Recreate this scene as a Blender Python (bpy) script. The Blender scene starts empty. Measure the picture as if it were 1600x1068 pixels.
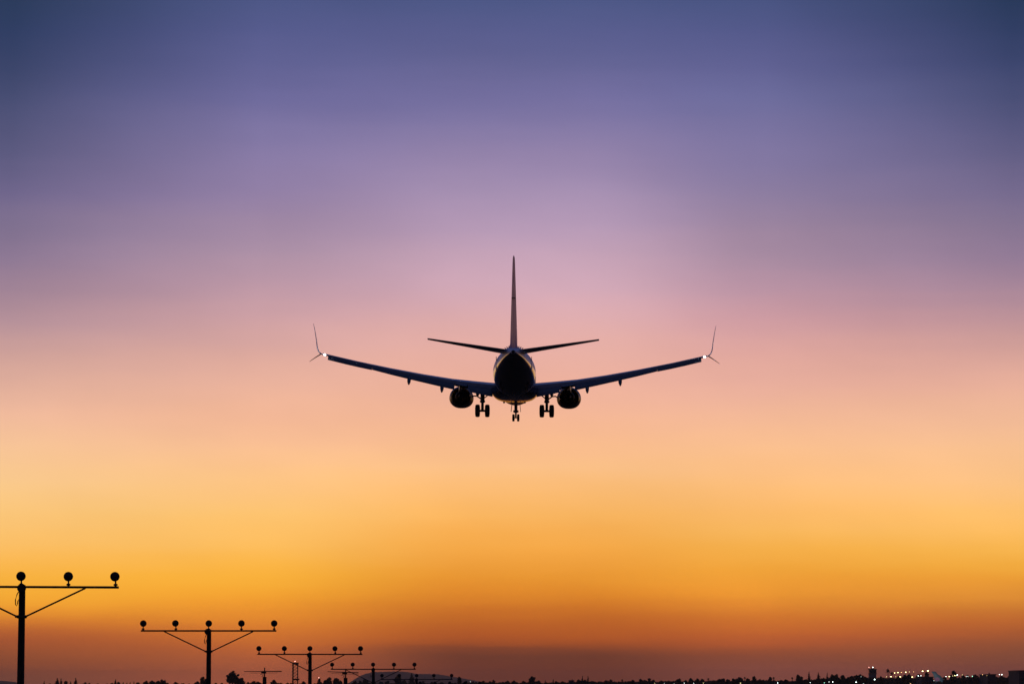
import bpy, bmesh, math, random
from mathutils import Vector, Matrix

R = math.radians
PI = math.pi
sc = bpy.context.scene
col = sc.collection
random.seed(7)

# ------------------------------------------------------------------ camera
F = 4930.0                 # focal length in photograph pixels (1600 wide)
HZ = 1075.0                # eye level line in the photograph
CAMZ = 1.7
PITCH = math.atan((HZ - 534.0) / F)
cam_d = bpy.data.cameras.new("camera")
cam = bpy.data.objects.new("camera", cam_d)
col.objects.link(cam)
cam_d.sensor_width = 36.0
cam_d.lens = F / 1600.0 * 36.0
cam_d.clip_start = 0.5
cam_d.clip_end = 120000
cam.location = (0, 0, CAMZ)
cam.rotation_euler = (PI / 2 + PITCH, 0, 0)
sc.camera = cam
sc.view_settings.view_transform = 'Standard'
sc.view_settings.look = 'None'
sc.view_settings.exposure = 0
sc.view_settings.gamma = 1
sc.cycles.max_bounces = 6
sc.cycles.volume_bounces = 1
sc.cycles.use_denoising = True
sc.cycles.sample_clamp_indirect = 4


def direction(px, py):
    """unit direction through a photograph pixel, world axes (y forward)"""
    x = (px - 800.0) / F
    z = (534.0 - py) / F
    c, s = math.cos(PITCH), math.sin(PITCH)
    return Vector((x, c - z * s, s + z * c)).normalized()


def at(px, py, dist):
    """world point on the ray of pixel (px,py) at forward distance dist"""
    d = direction(px, py)
    return Vector((d.x / d.y * dist, dist, CAMZ + d.z / d.y * dist))


# ------------------------------------------------------------------ sky (dusk, after sunset)
def s2l(v):
    v = v / 255.0
    return v / 12.92 if v <= 0.04045 else ((v + 0.055) / 1.055) ** 2.4


# colours of the dusk sky seen at five bearings, from the top of the view down to the horizon (display values)
SKY = {
    9: {0: (42, 58, 92), 50: (46, 60, 98), 100: (56, 66, 104), 150: (68, 74, 112), 200: (82, 83, 121), 250: (93, 90, 128), 300: (110, 100, 138),
        350: (126, 111, 142), 400: (141, 120, 148), 450: (159, 130, 149), 500: (181, 144, 153), 550: (203, 158, 152), 600: (221, 171, 152),
        650: (238, 184, 155), 700: (246, 195, 150), 750: (251, 202, 140), 800: (251, 198, 122), 840: (251, 192, 106), 870: (250, 184, 84),
        900: (246, 176, 62), 925: (242, 168, 52), 940: (238, 160, 50), 955: (226, 142, 47), 970: (207, 120, 46), 985: (184, 99, 47), 1000: (164, 84, 48),
        1020: (142, 76, 48), 1040: (130, 70, 48), 1060: (114, 66, 52)},
    400: {0: (75, 84, 131), 50: (84, 89, 139), 100: (95, 96, 146), 150: (110, 106, 156), 200: (125, 116, 162), 250: (137, 123, 166), 300: (147, 128, 166),
          350: (159, 135, 164), 400: (173, 144, 166), 450: (189, 151, 166), 500: (206, 160, 164), 550: (221, 169, 158), 600: (234, 178, 157),
          650: (244, 184, 151), 700: (250, 192, 146), 750: (254, 197, 133), 800: (254, 196, 113), 850: (252, 188, 92), 880: (250, 181, 72),
          905: (247, 174, 56), 925: (242, 162, 49), 940: (236, 152, 47), 960: (226, 138, 45), 980: (212, 121, 45), 1000: (194, 104, 46), 1015: (180, 94, 50),
          1030: (165, 87, 54), 1060: (156, 82, 57)},
    785: {0: (76, 86, 133), 50: (87, 91, 140), 100: (99, 99, 147), 150: (114, 109, 158), 200: (131, 120, 164), 250: (147, 130, 169), 300: (164, 142, 176),
          350: (180, 152, 181), 400: (196, 161, 182), 440: (206, 166, 182), 480: (216, 169, 176), 530: (229, 174, 166), 590: (234, 175, 157), 660: (243, 182, 147),
          690: (248, 187, 142), 730: (252, 193, 136), 760: (252, 189, 120), 800: (249, 181, 96), 850: (244, 168, 72), 900: (231, 149, 50), 925: (222, 135, 43),
          950: (204, 115, 40), 970: (186, 97, 39), 988: (176, 88, 39), 1000: (166, 81, 40), 1006: (152, 76, 41), 1013: (130, 67, 43), 1023: (111, 60, 44), 1050: (106, 56, 43)},
    1200: {0: (73, 84, 131), 50: (84, 89, 139), 100: (95, 96, 146), 150: (107, 106, 154), 200: (120, 113, 158), 250: (130, 119, 161), 300: (142, 126, 162),
           350: (156, 133, 161), 400: (170, 141, 164), 450: (187, 148, 166), 500: (206, 155, 162), 550: (222, 165, 157), 600: (234, 175, 157), 650: (243, 184, 151),
           700: (250, 191, 142), 750: (252, 190, 124), 800: (251, 185, 104), 830: (249, 183, 92), 860: (246, 175, 74), 890: (241, 164, 59), 915: (238, 154, 52),
           930: (234, 149, 50), 945: (222, 134, 48), 960: (210, 120, 46), 975: (200, 108, 45), 990: (189, 97, 46), 1000: (180, 89, 48), 1015: (150, 78, 50),
           1030: (132, 72, 54), 1050: (126, 70, 58)},
    1593: {0: (38, 54, 88), 50: (46, 59, 97), 100: (58, 67, 108), 150: (71, 76, 116), 200: (84, 84, 124), 250: (98, 93, 131), 300: (114, 103, 139),
           350: (129, 113, 143), 400: (147, 123, 150), 450: (166, 133, 152), 500: (190, 146, 152), 550: (213, 161, 152), 600: (232, 175, 154), 650: (241, 185, 151),
           700: (248, 192, 145), 750: (252, 194, 132), 800: (251, 190, 108), 830: (250, 186, 94), 860: (246, 179, 76), 880: (240, 168, 61), 900: (234, 155, 53),
           930: (221, 139, 52), 945: (206, 123, 49), 960: (196, 111, 48), 975: (187, 101, 47), 990: (171, 90, 48), 1005: (150, 81, 51), 1020: (131, 74, 53),
           1050: (114, 64, 55)},
}
# evening haze: density, top, reach and the light it sends back (the sky behind it is that much clearer)
HZ_D, HZ_TOP, HZ_R = 3.8e-5, 125.0, 24000.0
HZ_J = (.082, .032, .029)


def sky_behind(c, e):
    """sky colour beyond the haze, from the colour it has through the haze at elevation e (degrees)"""
    t = math.tan(R(max(e, .01)))
    path = min(HZ_R / math.cos(R(e)), (HZ_TOP - CAMZ) / t)
    T = math.exp(-HZ_D * path)
    return tuple(max(0.0, (s2l(v) - (1 - T) * j) / T) for v, j in zip(c, HZ_J))


world = bpy.data.worlds.new("World")
sc.world = world
world.use_nodes = True
wn, wl = world.node_tree.nodes, world.node_tree.links
wn.clear()


def wmath(op, a, b=None, clamp=False):
    n = wn.new('ShaderNodeMath')
    n.operation = op
    n.use_clamp = clamp
    for i, v in enumerate((a, b)):
        if v is None:
            continue
        if isinstance(v, (int, float)):
            n.inputs[i].default_value = v
        else:
            wl.new(v, n.inputs[i])
    return n.outputs[0]


def wrange(v, a, b, smooth=True):
    n = wn.new('ShaderNodeMapRange')
    n.interpolation_type = 'SMOOTHSTEP' if smooth else 'LINEAR'
    wl.new(v, n.inputs['Value'])
    n.inputs['From Min'].default_value = a
    n.inputs['From Max'].default_value = b
    return n.outputs['Result']


def wmix(fac, a, b, mode='MIX'):
    n = wn.new('ShaderNodeMix')
    n.data_type = 'RGBA'
    n.blend_type = mode
    n.clamp_result = False
    if isinstance(fac, (int, float)):
        n.inputs[0].default_value = fac
    else:
        wl.new(fac, n.inputs[0])
    for k, v in ((6, a), (7, b)):
        if isinstance(v, tuple):
            n.inputs[k].default_value = v
        else:
            wl.new(v, n.inputs[k])
    return n.outputs[2]


tc = wn.new('ShaderNodeTexCoord')
sep = wn.new('ShaderNodeSeparateXYZ')
wl.new(tc.outputs['Generated'], sep.inputs[0])
elev = wmath('ARCSINE', sep.outputs['Z'])
elev = wmath('MULTIPLY', elev, 180 / PI)
azim = wmath('ARCTAN2', sep.outputs['X'], sep.outputs['Y'])
azim = wmath('MULTIPLY', azim, 180 / PI)
EMAX = 30.0
# faint level streaks of haze and thin cirrus: the bands of colour are not perfectly even
comb = wn.new('ShaderNodeCombineXYZ')
wl.new(wmath('MULTIPLY', azim, .14), comb.inputs[0])
wl.new(wmath('MULTIPLY', elev, 1.5), comb.inputs[1])
streak = wn.new('ShaderNodeTexNoise')
streak.inputs['Scale'].default_value = 1.0
streak.inputs['Detail'].default_value = 4
streak.inputs['Roughness'].default_value = .55
wl.new(comb.outputs[0], streak.inputs['Vector'])
shift = wmath('MULTIPLY', wmath('SUBTRACT', streak.outputs['Fac'], .5), .4)
efac = wmath('DIVIDE', wmath('ADD', elev, shift), EMAX, True)
comb2 = wn.new('ShaderNodeCombineXYZ')
wl.new(wmath('ADD', wmath('MULTIPLY', azim, .22), wmath('MULTIPLY', elev, .16)), comb2.inputs[0])
wl.new(wmath('MULTIPLY', elev, .45), comb2.inputs[1])
cloud = wn.new('ShaderNodeTexNoise')
cloud.inputs['Scale'].default_value = 1.0
cloud.inputs['Detail'].default_value = 3
wl.new(comb2.outputs[0], cloud.inputs['Vector'])
veil = wmath('ADD', wmath('MULTIPLY', wmath('SUBTRACT', cloud.outputs['Fac'], .5), .22), 1.0)
ramps = []
for px in sorted(SKY):
    n = wn.new('ShaderNodeValToRGB')
    cr = n.color_ramp
    cr.interpolation = 'LINEAR'
    stops = []
    for y, c in SKY[px].items():
        e = math.degrees(math.asin(direction(px, y).z))
        stops.append((e / EMAX, sky_behind(c, e)))
    stops.sort()
    top = tuple(s2l(v) for v in (66, 78, 122))     # overhead the sky is the same at every bearing
    stops.append((19 / EMAX, tuple(v * k for v, k in zip(top, (.9, .92, .98)))))
    stops.append((1.0, tuple(v * k for v, k in zip(top, (.6, .72, .9)))))
    while len(cr.elements) > 1:
        cr.elements.remove(cr.elements[0])
    cr.elements[0].position = stops[0][0]
    cr.elements[0].color = stops[0][1] + (1,)
    for p, c in stops[1:]:
        el = cr.elements.new(p)
        el.color = c + (1,)
    wl.new(efac, n.inputs[0])
    ramps.append((px, n.outputs[0]))
cur = ramps[0][1]
for (p0, p1, soft), (_, r1) in zip(((9, 400, False), (400, 745, True), (905, 1200, True), (1200, 1593, False)), ramps[1:]):
    a0 = math.degrees(math.atan((p0 - 800) / F))
    a1 = math.degrees(math.atan((p1 - 800) / F))
    cur = wmix(wrange(azim, a0, a1, soft), cur, r1)
# the rest of the dusk sky: glow dies away to the sides and behind
back = wn.new('ShaderNodeValToRGB')
cr = back.color_ramp
cr.elements[0].position = 0
cr.elements[0].color = (.045, .03, .05, 1)
cr.elements[1].position = 1
cr.elements[1].color = (.03, .05, .13, 1)
wl.new(wmath('DIVIDE', elev, 40, True), back.inputs[0])
aabs = wmath('ABSOLUTE', azim)
cur = wmix(wrange(aabs, 35, 150), cur, back.outputs[0])
# a trace of physical sky, sun just under the horizon ahead
nish = wn.new('ShaderNodeTexSky')
nish.sky_type = 'NISHITA'
nish.sun_disc = False
nish.sun_elevation = R(-2.0)
nish.sun_rotation = R(0)
cur = wmix(.01, cur, nish.outputs[0], 'ADD')
vm = wn.new('ShaderNodeVectorMath')
vm.operation = 'SCALE'
wl.new(cur, vm.inputs[0])
wl.new(veil, vm.inputs['Scale'])
cur = vm.outputs[0]
bg = wn.new('ShaderNodeBackground')
bg.inputs['Strength'].default_value = 1.0
wl.new(cur, bg.inputs['Color'])
wo = wn.new('ShaderNodeOutputWorld')
wl.new(bg.outputs[0], wo.inputs['Surface'])


# ------------------------------------------------------------------ materials
def mat(name, color, rough=0.5, metal=0.0, spec=0.5, vary=0.0, scale=3.0, coat=0.0, bump=0.0):
    m = bpy.data.materials.new(name)
    m.use_nodes = True
    nt = m.node_tree
    b = nt.nodes['Principled BSDF']
    b.inputs['Base Color'].default_value = (*color, 1)
    b.inputs['Roughness'].default_value = rough
    b.inputs['Metallic'].default_value = metal
    b.inputs['Specular IOR Level'].default_value = spec
    b.inputs['Coat Weight'].default_value = coat
    b.inputs['Coat Roughness'].default_value = 0.06
    if vary or bump:
        t = nt.nodes.new('ShaderNodeTexCoord')
        n = nt.nodes.new('ShaderNodeTexNoise')
        n.inputs['Scale'].default_value = scale
        n.inputs['Detail'].default_value = 5
        nt.links.new(t.outputs['Object'], n.inputs['Vector'])
        if vary:
            r = nt.nodes.new('ShaderNodeValToRGB')
            r.color_ramp.elements[0].position = .3
            r.color_ramp.elements[1].position = .7
            r.color_ramp.elements[0].color = (*[c * (1 - vary) for c in color], 1)
            r.color_ramp.elements[1].color = (*[min(1, c * (1 + vary)) for c in color], 1)
            nt.links.new(n.outputs['Fac'], r.inputs['Fac'])
            nt.links.new(r.outputs['Color'], b.inputs['Base Color'])
        if bump:
            bp = nt.nodes.new('ShaderNodeBump')
            bp.inputs['Strength'].default_value = bump
            bp.inputs['Distance'].default_value = .02
            nt.links.new(n.outputs['Fac'], bp.inputs['Height'])
            nt.links.new(bp.outputs['Normal'], b.inputs['Normal'])
    return m


def glow(name, color, strength, sampled=False):
    m = bpy.data.materials.new(name)
    m.use_nodes = True
    b = m.node_tree.nodes['Principled BSDF']
    b.inputs['Base Color'].default_value = (*color, 1)
    b.inputs['Emission Color'].default_value = (*color, 1)
    b.inputs['Emission Strength'].default_value = strength
    m.cycles.emission_sampling = 'FRONT' if sampled else 'NONE'
    return m


M = {
    'white': mat('white_aircraft_paint', (.72, .72, .80), .38, 0, .4, .03, .8, coat=.05),
    'finpaint': mat('dusky_red_tail_paint', (.86, .42, .50), .5, 0, .3, .08, .5),
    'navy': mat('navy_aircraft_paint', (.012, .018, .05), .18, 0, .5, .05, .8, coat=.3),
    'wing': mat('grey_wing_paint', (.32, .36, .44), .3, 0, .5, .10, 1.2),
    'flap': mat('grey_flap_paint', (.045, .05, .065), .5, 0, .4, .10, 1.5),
    'cowl': mat('dark_cowl_paint', (.025, .03, .05), .4, 0, .3, .05, 1.0),
    'lip': mat('polished_inlet_lip', (.55, .55, .57), .2, 1),
    'hot': mat('burnt_nozzle_metal', (.05, .042, .04), .5, .8, vary=.2),
    'metal': mat('gear_steel', (.10, .10, .11), .45, .6, vary=.1, scale=12),
    'tyre': mat('rubber', (.012, .012, .013), .8, vary=.1),
    'glass': mat('dark_glass', (.01, .012, .016), .08, 0, .6),
    'pole': mat('weathered_pole', (.03, .026, .024), .8, 0, .2, .3, 8, bump=.4),
    'steel': mat('painted_steel', (.045, .03, .022), .55, .1, .3, .25, 10),
    'lamp': mat('lamp_housing', (.02, .018, .016), .6, 0, .3, .2, 14),
    'lampglass': mat('unlit_lamp_glass', (.02, .02, .022), .35, 0, .3),
    'cable': mat('black_cable', (.012, .012, .012), .6),
    'bark': mat('bark', (.04, .03, .022), .9, 0, .1, .3, 2),
    'leaf': mat('dark_foliage', (.030, .040, .022), .8, 0, .1, .4, .6),
    'needle': mat('conifer_foliage', (.022, .034, .022), .8, 0, .1, .4, .8),
    'frond': mat('palm_foliage', (.035, .045, .02), .7, 0, .15, .3, .8),
    'concrete': mat('concrete', (.16, .16, .17), .8, 0, .2, .15, .3),
    'wall': mat('building_wall', (.035, .045, .06), .8, 0, .2, .2, .2),
    'roof': mat('building_roof', (.05, .05, .055), .7, 0, .2, .2, .2),
    'hill': mat('scrub_hill', (.045, .032, .026), .95, 0, .05, .4, .01),
    'tailpaint': mat('dark_teal_tail_paint', (.10, .17, .20), .4),
    'pink': mat('pink_tail_paint', (.7, .12, .3), .4),
    'strobe': glow('white_wingtip_lamp_glow', (.86, .95, 1), 14),
    'lw': glow('white_lamp_glow', (.85, 1, .92), 4),
    'lwb': glow('bright_white_lamp_glow', (.82, 1, .93), 7),
    'ly': glow('yellow_lamp_glow', (1, .88, .36), 4),
    'lyb': glow('bright_yellow_lamp_glow', (1, .88, .38), 8),
    'lo': glow('orange_lamp_glow', (1, .55, .2), 4),
    'lr': glow('red_lamp_glow', (1, .45, .36), 3),
    'lg': glow('green_lamp_glow', (.35, 1, .7), 3),
}


# ------------------------------------------------------------------ mesh helpers
class MB:
    def __init__(self):
        self.v, self.f, self.smooth = [], [], []

    def add(self, vs, fs, smooth=False):
        o = len(self.v)
        self.v += [tuple(p) for p in vs]
        self.f += [tuple(i + o for i in f) for f in fs]
        self.smooth += [smooth] * len(fs)
        return self

    def box(self, c, size, rot=None, taper=1.0):
        hx, hy, hz = size[0] / 2, size[1] / 2, size[2] / 2
        vs = []
        for z in (-1, 1):
            k = taper if z > 0 else 1
            for x, y in ((-1, -1), (1, -1), (1, 1), (-1, 1)):
                p = Vector((x * hx * k, y * hy * k, z * hz))
                if rot is not None:
                    p = rot @ p
                vs.append(p + Vector(c))
        return self.add(vs, [(3, 2, 1, 0), (4, 5, 6, 7), (0, 1, 5, 4), (1, 2, 6, 5), (2, 3, 7, 6), (3, 0, 4, 7)])

    def tube(self, pts, r, n=10, cap=True):
        pts = [Vector(p) for p in pts]
        rs = r if isinstance(r, (list, tuple)) else [r] * len(pts)
        rings = []
        for i, p in enumerate(pts):
            d = (pts[min(i + 1, len(pts) - 1)] - pts[max(i - 1, 0)]).normalized()
            up = Vector((0, 0, 1)) if abs(d.z) < .95 else Vector((1, 0, 0))
            a = d.cross(up).normalized()
            b = a.cross(d).normalized()
            rings.append([p + (a * math.cos(2 * PI * k / n) + b * math.sin(2 * PI * k / n)) * rs[i] for k in range(n)])
        return self.loft(rings, cap, True)

    def loft(self, rings, cap=True, smooth=True):
        n = len(rings[0])
        vs = [p for r_ in rings for p in r_]
        fs = []
        for i in range(len(rings) - 1):
            for k in range(n):
                a, b = i * n + k, i * n + (k + 1) % n
                fs.append((a, b, b + n, a + n))
        self.add(vs, fs, smooth)
        if cap:
            self.add([p for p in rings[0]], [tuple(range(n))[::-1]])
            self.add([p for p in rings[-1]], [tuple(range(n))])
        return self

    def lathe(self, prof, c, axis='y', n=24, cap=True, sx=1.0, sz=1.0):
        """prof: (offset along axis, radius)"""
        rings = []
        for a, r_ in prof:
            ring = []
            for k in range(n):
                t = 2 * PI * k / n
                u, w = r_ * math.cos(t) * sx, r_ * math.sin(t) * sz
                p = {'y': (u, a, w), 'z': (u, w, a), 'x': (a, u, w)}[axis]
                ring.append(Vector(p) + Vector(c))
            rings.append(ring)
        return self.loft(rings, cap, True)

    def sphere(self, c, r, n=12, m=8):
        rr = r if isinstance(r, (tuple, list)) else (r, r, r)
        vs, fs = [], []
        for i in range(m + 1):
            ph = PI * i / m
            for k in range(n):
                t = 2 * PI * k / n
                vs.append((c[0] + rr[0] * math.sin(ph) * math.cos(t), c[1] + rr[1] * math.sin(ph) * math.sin(t),
                           c[2] + rr[2] * math.cos(ph)))
        for i in range(m):
            for k in range(n):
                a, b = i * n + k, i * n + (k + 1) % n
                fs.append((a, a + n, b + n, b))
        return self.add(vs, fs, True)

    def build(self, name, material, parent=None, clean=True):
        me = bpy.data.meshes.new(name)
        me.from_pydata(self.v, [], self.f)
        me.polygons.foreach_set('use_smooth', self.smooth)
        if clean:
            bm = bmesh.new()
            bm.from_mesh(me)
            bmesh.ops.remove_doubles(bm, verts=bm.verts, dist=1e-5)
            bmesh.ops.recalc_face_normals(bm, faces=bm.faces)
            for e in bm.edges:
                if len(e.link_faces) == 2 and e.calc_face_angle(0) > R(38):
                    e.smooth = False
            bm.to_mesh(me)
            bm.free()
        me.materials.append(M[material] if isinstance(material, str) else material)
        me.update()
        o = bpy.data.objects.new(name, me)
        col.objects.link(o)
        if parent is not None:
            o.parent = parent
        return o


def tag(o, label=None, cat=None, group=None, kind=None):
    if label:
        o['label'] = label
    if cat:
        o['category'] = cat
    if group:
        o['group'] = group
    if kind:
        o['kind'] = kind
    return o


def empty(name, loc, label, cat, group=None):
    o = bpy.data.objects.new(name, None)
    o.empty_display_size = .5
    o.location = loc
    col.objects.link(o)
    return tag(o, label, cat, group)


def children(o):
    return [c for c in bpy.data.objects if c.parent == o]


def copy_tree(o, parent=None):
    c = o.copy()
    col.objects.link(c)
    c.parent = parent
    for ch in children(o):
        copy_tree(ch, c)
    return c


# ------------------------------------------------------------------ ground and hills
def build_ground():
    m = bpy.data.materials.new('dry_grass_ground')
    m.use_nodes = True
    nt = m.node_tree
    b = nt.nodes['Principled BSDF']
    b.inputs['Roughness'].default_value = .95
    b.inputs['Specular IOR Level'].default_value = .1
    t = nt.nodes.new('ShaderNodeTexCoord')
    n1 = nt.nodes.new('ShaderNodeTexNoise')
    n1.inputs['Scale'].default_value = .02
    n1.inputs['Detail'].default_value = 8
    n2 = nt.nodes.new('ShaderNodeTexNoise')
    n2.inputs['Scale'].default_value = 3
    n2.inputs['Detail'].default_value = 8
    mx = nt.nodes.new('ShaderNodeMath')
    mx.operation = 'MULTIPLY'
    r = nt.nodes.new('ShaderNodeValToRGB')
    r.color_ramp.elements[0].position = .12
    r.color_ramp.elements[1].position = .42
    r.color_ramp.elements[0].color = (.018, .017, .011, 1)
    r.color_ramp.elements[1].color = (.06, .048, .03, 1)
    nt.links.new(t.outputs['Object'], n1.inputs['Vector'])
    nt.links.new(t.outputs['Object'], n2.inputs['Vector'])
    nt.links.new(n1.outputs['Fac'], mx.inputs[0])
    nt.links.new(n2.outputs['Fac'], mx.inputs[1])
    nt.links.new(mx.outputs[0], r.inputs[0])
    nt.links.new(r.outputs[0], b.inputs['Base Color'])
    g = MB()
    S = 23500
    g.add([(-S, -S, 0), (S, -S, 0), (S, S, 0), (-S, S, 0)], [(0, 1, 2, 3)])
    tag(g.build('ground', m), kind='structure')


build_ground()


def interp(pts, x):
    if x <= pts[0][0]:
        return pts[0][1]
    for (a, b), (c, d) in zip(pts, pts[1:]):
        if x <= c:
            t = (x - a) / (c - a)
            t = t * t * (3 - 2 * t) if False else t
            return b + (d - b) * t
    return pts[-1][1]


def build_hill(name, prof, dist, depth):
    x0, x1 = prof[0][0], prof[-1][0]
    nx, ny = int((x1 - x0) / 1.5), 22
    vs, fs = [], []
    rnd = random.Random(3)
    for j in range(ny + 1):
        v = (j / ny) * 2 - 1
        fall = math.exp(-(v * 1.9) ** 2) - math.exp(-3.61)
        fall /= (1 - math.exp(-3.61))
        for i in range(nx + 1):
            px = x0 + (x1 - x0) * i / nx
            h = (HZ - interp(prof, px)) / F * dist + CAMZ
            h *= fall
            if fall > .05:
                h += rnd.uniform(-1, 1) * 1.0 + 1.4 * math.sin(px * .9 + v * 5) * fall
            if i in (0, nx) or j in (0, ny):
                h = -.5
            y = dist + v * depth
            vs.append(((px - 800) / F * dist, y, h))
    for j in range(ny):
        for i in range(nx):
            a = j * (nx + 1) + i
            fs.append((a, a + 1, a + nx + 2, a + nx + 1))
    b = MB().add(vs, fs, True)
    return tag(b.build(name, 'hill'), kind='structure')


build_hill('hill', [(535, 1075), (548, 1068), (562, 1057.5), (569, 1053.5), (578, 1050.6), (590, 1049.2), (605, 1048.8), (628, 1048.4), (640, 1049.6),
                    (652, 1052.2), (668, 1052.4), (682, 1052.4), (695, 1054.4), (715, 1057.6), (735, 1061), (760, 1066), (800, 1075)], 20000, 2200)
build_hill('hill_far_left', [(-80, 1075), (-60, 1064), (-20, 1062.4), (6, 1063), (16, 1064), (24, 1067), (34, 1072), (40, 1075)], 19000, 2000)

# ------------------------------------------------------------------ airliner
# local axes: x right, y forward, z up; stations s are metres aft of the nose
SREF = 19.6


def L(x, s, z):
    return Vector((x, SREF - s, z))


plane = empty('airliner', (0.25, 300 - SREF, 29.47),
              'twin-engine airliner seen from behind in mid-air, wheels and flaps down, wingtip lights lit', 'airplane')
plane.rotation_mode = 'YXZ'
plane.rotation_euler = (R(2.8), R(0.37), R(-0.48))

FUS = [  # s, half width, z top, z bottom, z widest
    (0.0, .03, -.57, -.63, -.6), (.15, .30, -.28, -.90, -.6), (.5, .58, .0, -1.18, -.6), (1.1, .92, .38, -1.50, -.55),
    (2.0, 1.27, .95, -1.79, -.42), (3.0, 1.55, 1.42, -1.97, -.25), (4.2, 1.74, 1.72, -2.07, -.1), (5.5, 1.85, 1.84, -2.12, 0),
    (7.0, 1.88, 1.88, -2.13, 0), (11, 1.88, 1.88, -2.13, 0), (16, 1.88, 1.88, -2.13, 0), (20, 1.88, 1.88, -2.13, 0),
    (23.5, 1.88, 1.88, -2.13, 0), (25.0, 1.87, 1.88, -2.03, .02), (27, 1.80, 1.88, -1.68, .08), (29, 1.66, 1.87, -1.24, .2),
    (31, 1.45, 1.85, -.76, .36), (33, 1.18, 1.80, -.28, .55), (34.5, .95, 1.72, .06, .70), (36, .66, 1.58, .42, .86),
    (37, .44, 1.42, .64, .94), (37.8, .26, 1.26, .82, 1.02), (38.02, .20, 1.2, .88, 1.04)]


def fus_ring(w, zt, zb, zc, s, n=48, a0=0.0, a1=2 * PI, grow=0.0, closed=True):
    pts = []
    m = n if closed else n + 1
    for k in range(m):
        t = a0 + (a1 - a0) * k / n
        x = (w + grow) * math.sin(t)
        c = math.cos(t)
        z = zc + c * ((zt - zc) if c > 0 else (zc - zb)) + grow * c
        pts.append(L(x, s, z))
    return pts


def fus_at(s):
    for a, b in zip(FUS, FUS[1:]):
        if s <= b[0]:
            t = (s - a[0]) / (b[0] - a[0])
            return [a[i] + (b[i] - a[i]) * t for i in range(1, 5)]
    return list(FUS[-1][1:])


fb = MB()
rings = []
for i, r_ in enumerate(FUS):
    rings.append(fus_ring(r_[1], r_[2], r_[3], r_[4], r_[0]))
    if i < len(FUS) - 1 and FUS[i + 1][0] - r_[0] > .9:
        s = (r_[0] + FUS[i + 1][0]) / 2
        rings.append(fus_ring(*fus_at(s), s))
fb.loft(rings, True, True)
fus = fb.build('fuselage', 'white', plane)
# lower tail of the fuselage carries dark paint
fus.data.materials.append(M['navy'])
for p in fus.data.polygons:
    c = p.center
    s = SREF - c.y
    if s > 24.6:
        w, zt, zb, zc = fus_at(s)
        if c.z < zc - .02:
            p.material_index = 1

# exhaust at the tail end
MB().lathe([(0, .15), (.10, .15), (.11, .13), (-.2, .1)], L(0, 38.1, 1.04), 'y', 16).build('exhaust_outlet', 'hot', plane)
# wing to body fairing
rings = []
for s, w, zb in ((11.2, 1.2, -2.0), (12.4, 1.75, -2.12), (14.5, 2.05, -2.19), (18, 2.12, -2.22), (20.5, 2.08, -2.22), (22.5, 1.75, -2.16), (24.3, 1.1, -2.0)):
    ring = []
    for k in range(25):
        t = PI * k / 24
        ring.append(L(w * math.copysign(abs(math.cos(t)) ** .62, math.cos(t)), s, -1.15 + (zb + 1.15) * math.sin(t) ** .75))
    rings.append(ring)
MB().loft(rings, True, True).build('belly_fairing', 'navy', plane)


def foil(chord, tc, x0=0.0, x1=1.0, camber=.02, n=12):
    """closed loop of (x, z) along the chord from fraction x0 to x1: upper surface aft, lower surface forward"""
    up, lo = [], []
    for i in range(n + 1):
        u = (1 - math.cos(PI * i / n)) / 2
        x = x0 + (x1 - x0) * u
        yt = 5 * tc * (.2969 * math.sqrt(x) - .126 * x - .3516 * x * x + .2843 * x ** 3 - .1015 * x ** 4)
        yc = camber * 4 * x * (1 - x)
        yt = max(yt, .0012)
        up.append((x * chord, (yc + yt) * chord))
        lo.append((x * chord, (yc - yt) * chord))
    return up + lo[::-1]


def surface(secs, x0=0, x1=1, camber=.02, vertical=False, n=12):
    """secs: (span position, s of leading edge, chord, z, t/c, incidence deg)"""
    rings = []
    for e, sle, ch, z, tc, inc in secs:
        pts = []
        ci, si = math.cos(R(inc)), math.sin(R(inc))
        for x, h in foil(ch, tc, x0, x1, camber, n):
            xs, hz = x * ci + h * si, h * ci - x * si
            if vertical:
                pts.append(L(z + hz, sle + xs, e))
            else:
                pts.append(L(e, sle + xs, z + hz))
        rings.append(pts)
    return MB().loft(rings, True, True)


WS = [  # eta, s LE, chord, z LE, t/c, incidence
    (1.3, 12.9, 8.1, -1.12, .125, 1.0), (1.9, 13.3, 7.7, -1.08, .125, 1.0), (3.6, 14.6, 6.5, -.86, .12, 1.2), (5.6, 16.0, 5.05, -.58, .115, 1.4),
    (8.1, 17.35, 4.15, -.17, .11, 1.5), (11, 18.93, 3.25, .36, .105, 1.5), (14, 20.56, 2.35, .97, .10, 1.5), (16.4, 21.87, 1.75, 1.50, .10, 1.5),
    (16.9, 22.15, 1.62, 1.62, .095, 1.5)]


def wsec(e):
    for a, b in zip(WS, WS[1:]):
        if e <= b[0]:
            t = (e - a[0]) / (b[0] - a[0])
            return tuple(a[i] + (b[i] - a[i]) * t for i in range(6))
    return WS[-1]


def mirror(secs, sg):
    return [(sg * s[0],) + tuple(s[1:]) for s in secs]


def flap(e0, e1, frac, defl, fc, drop, aft, n=4):
    out = []
    for i in range(n + 1):
        e = e0 + (e1 - e0) * i / n
        _, sle, ch, z, tc, inc = wsec(e)
        x = frac * ch
        zz = z - x * math.sin(R(inc)) - drop * ch
        out.append((e, sle + x + aft * ch, fc * ch, zz, .13, inc + defl))
    return out


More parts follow.
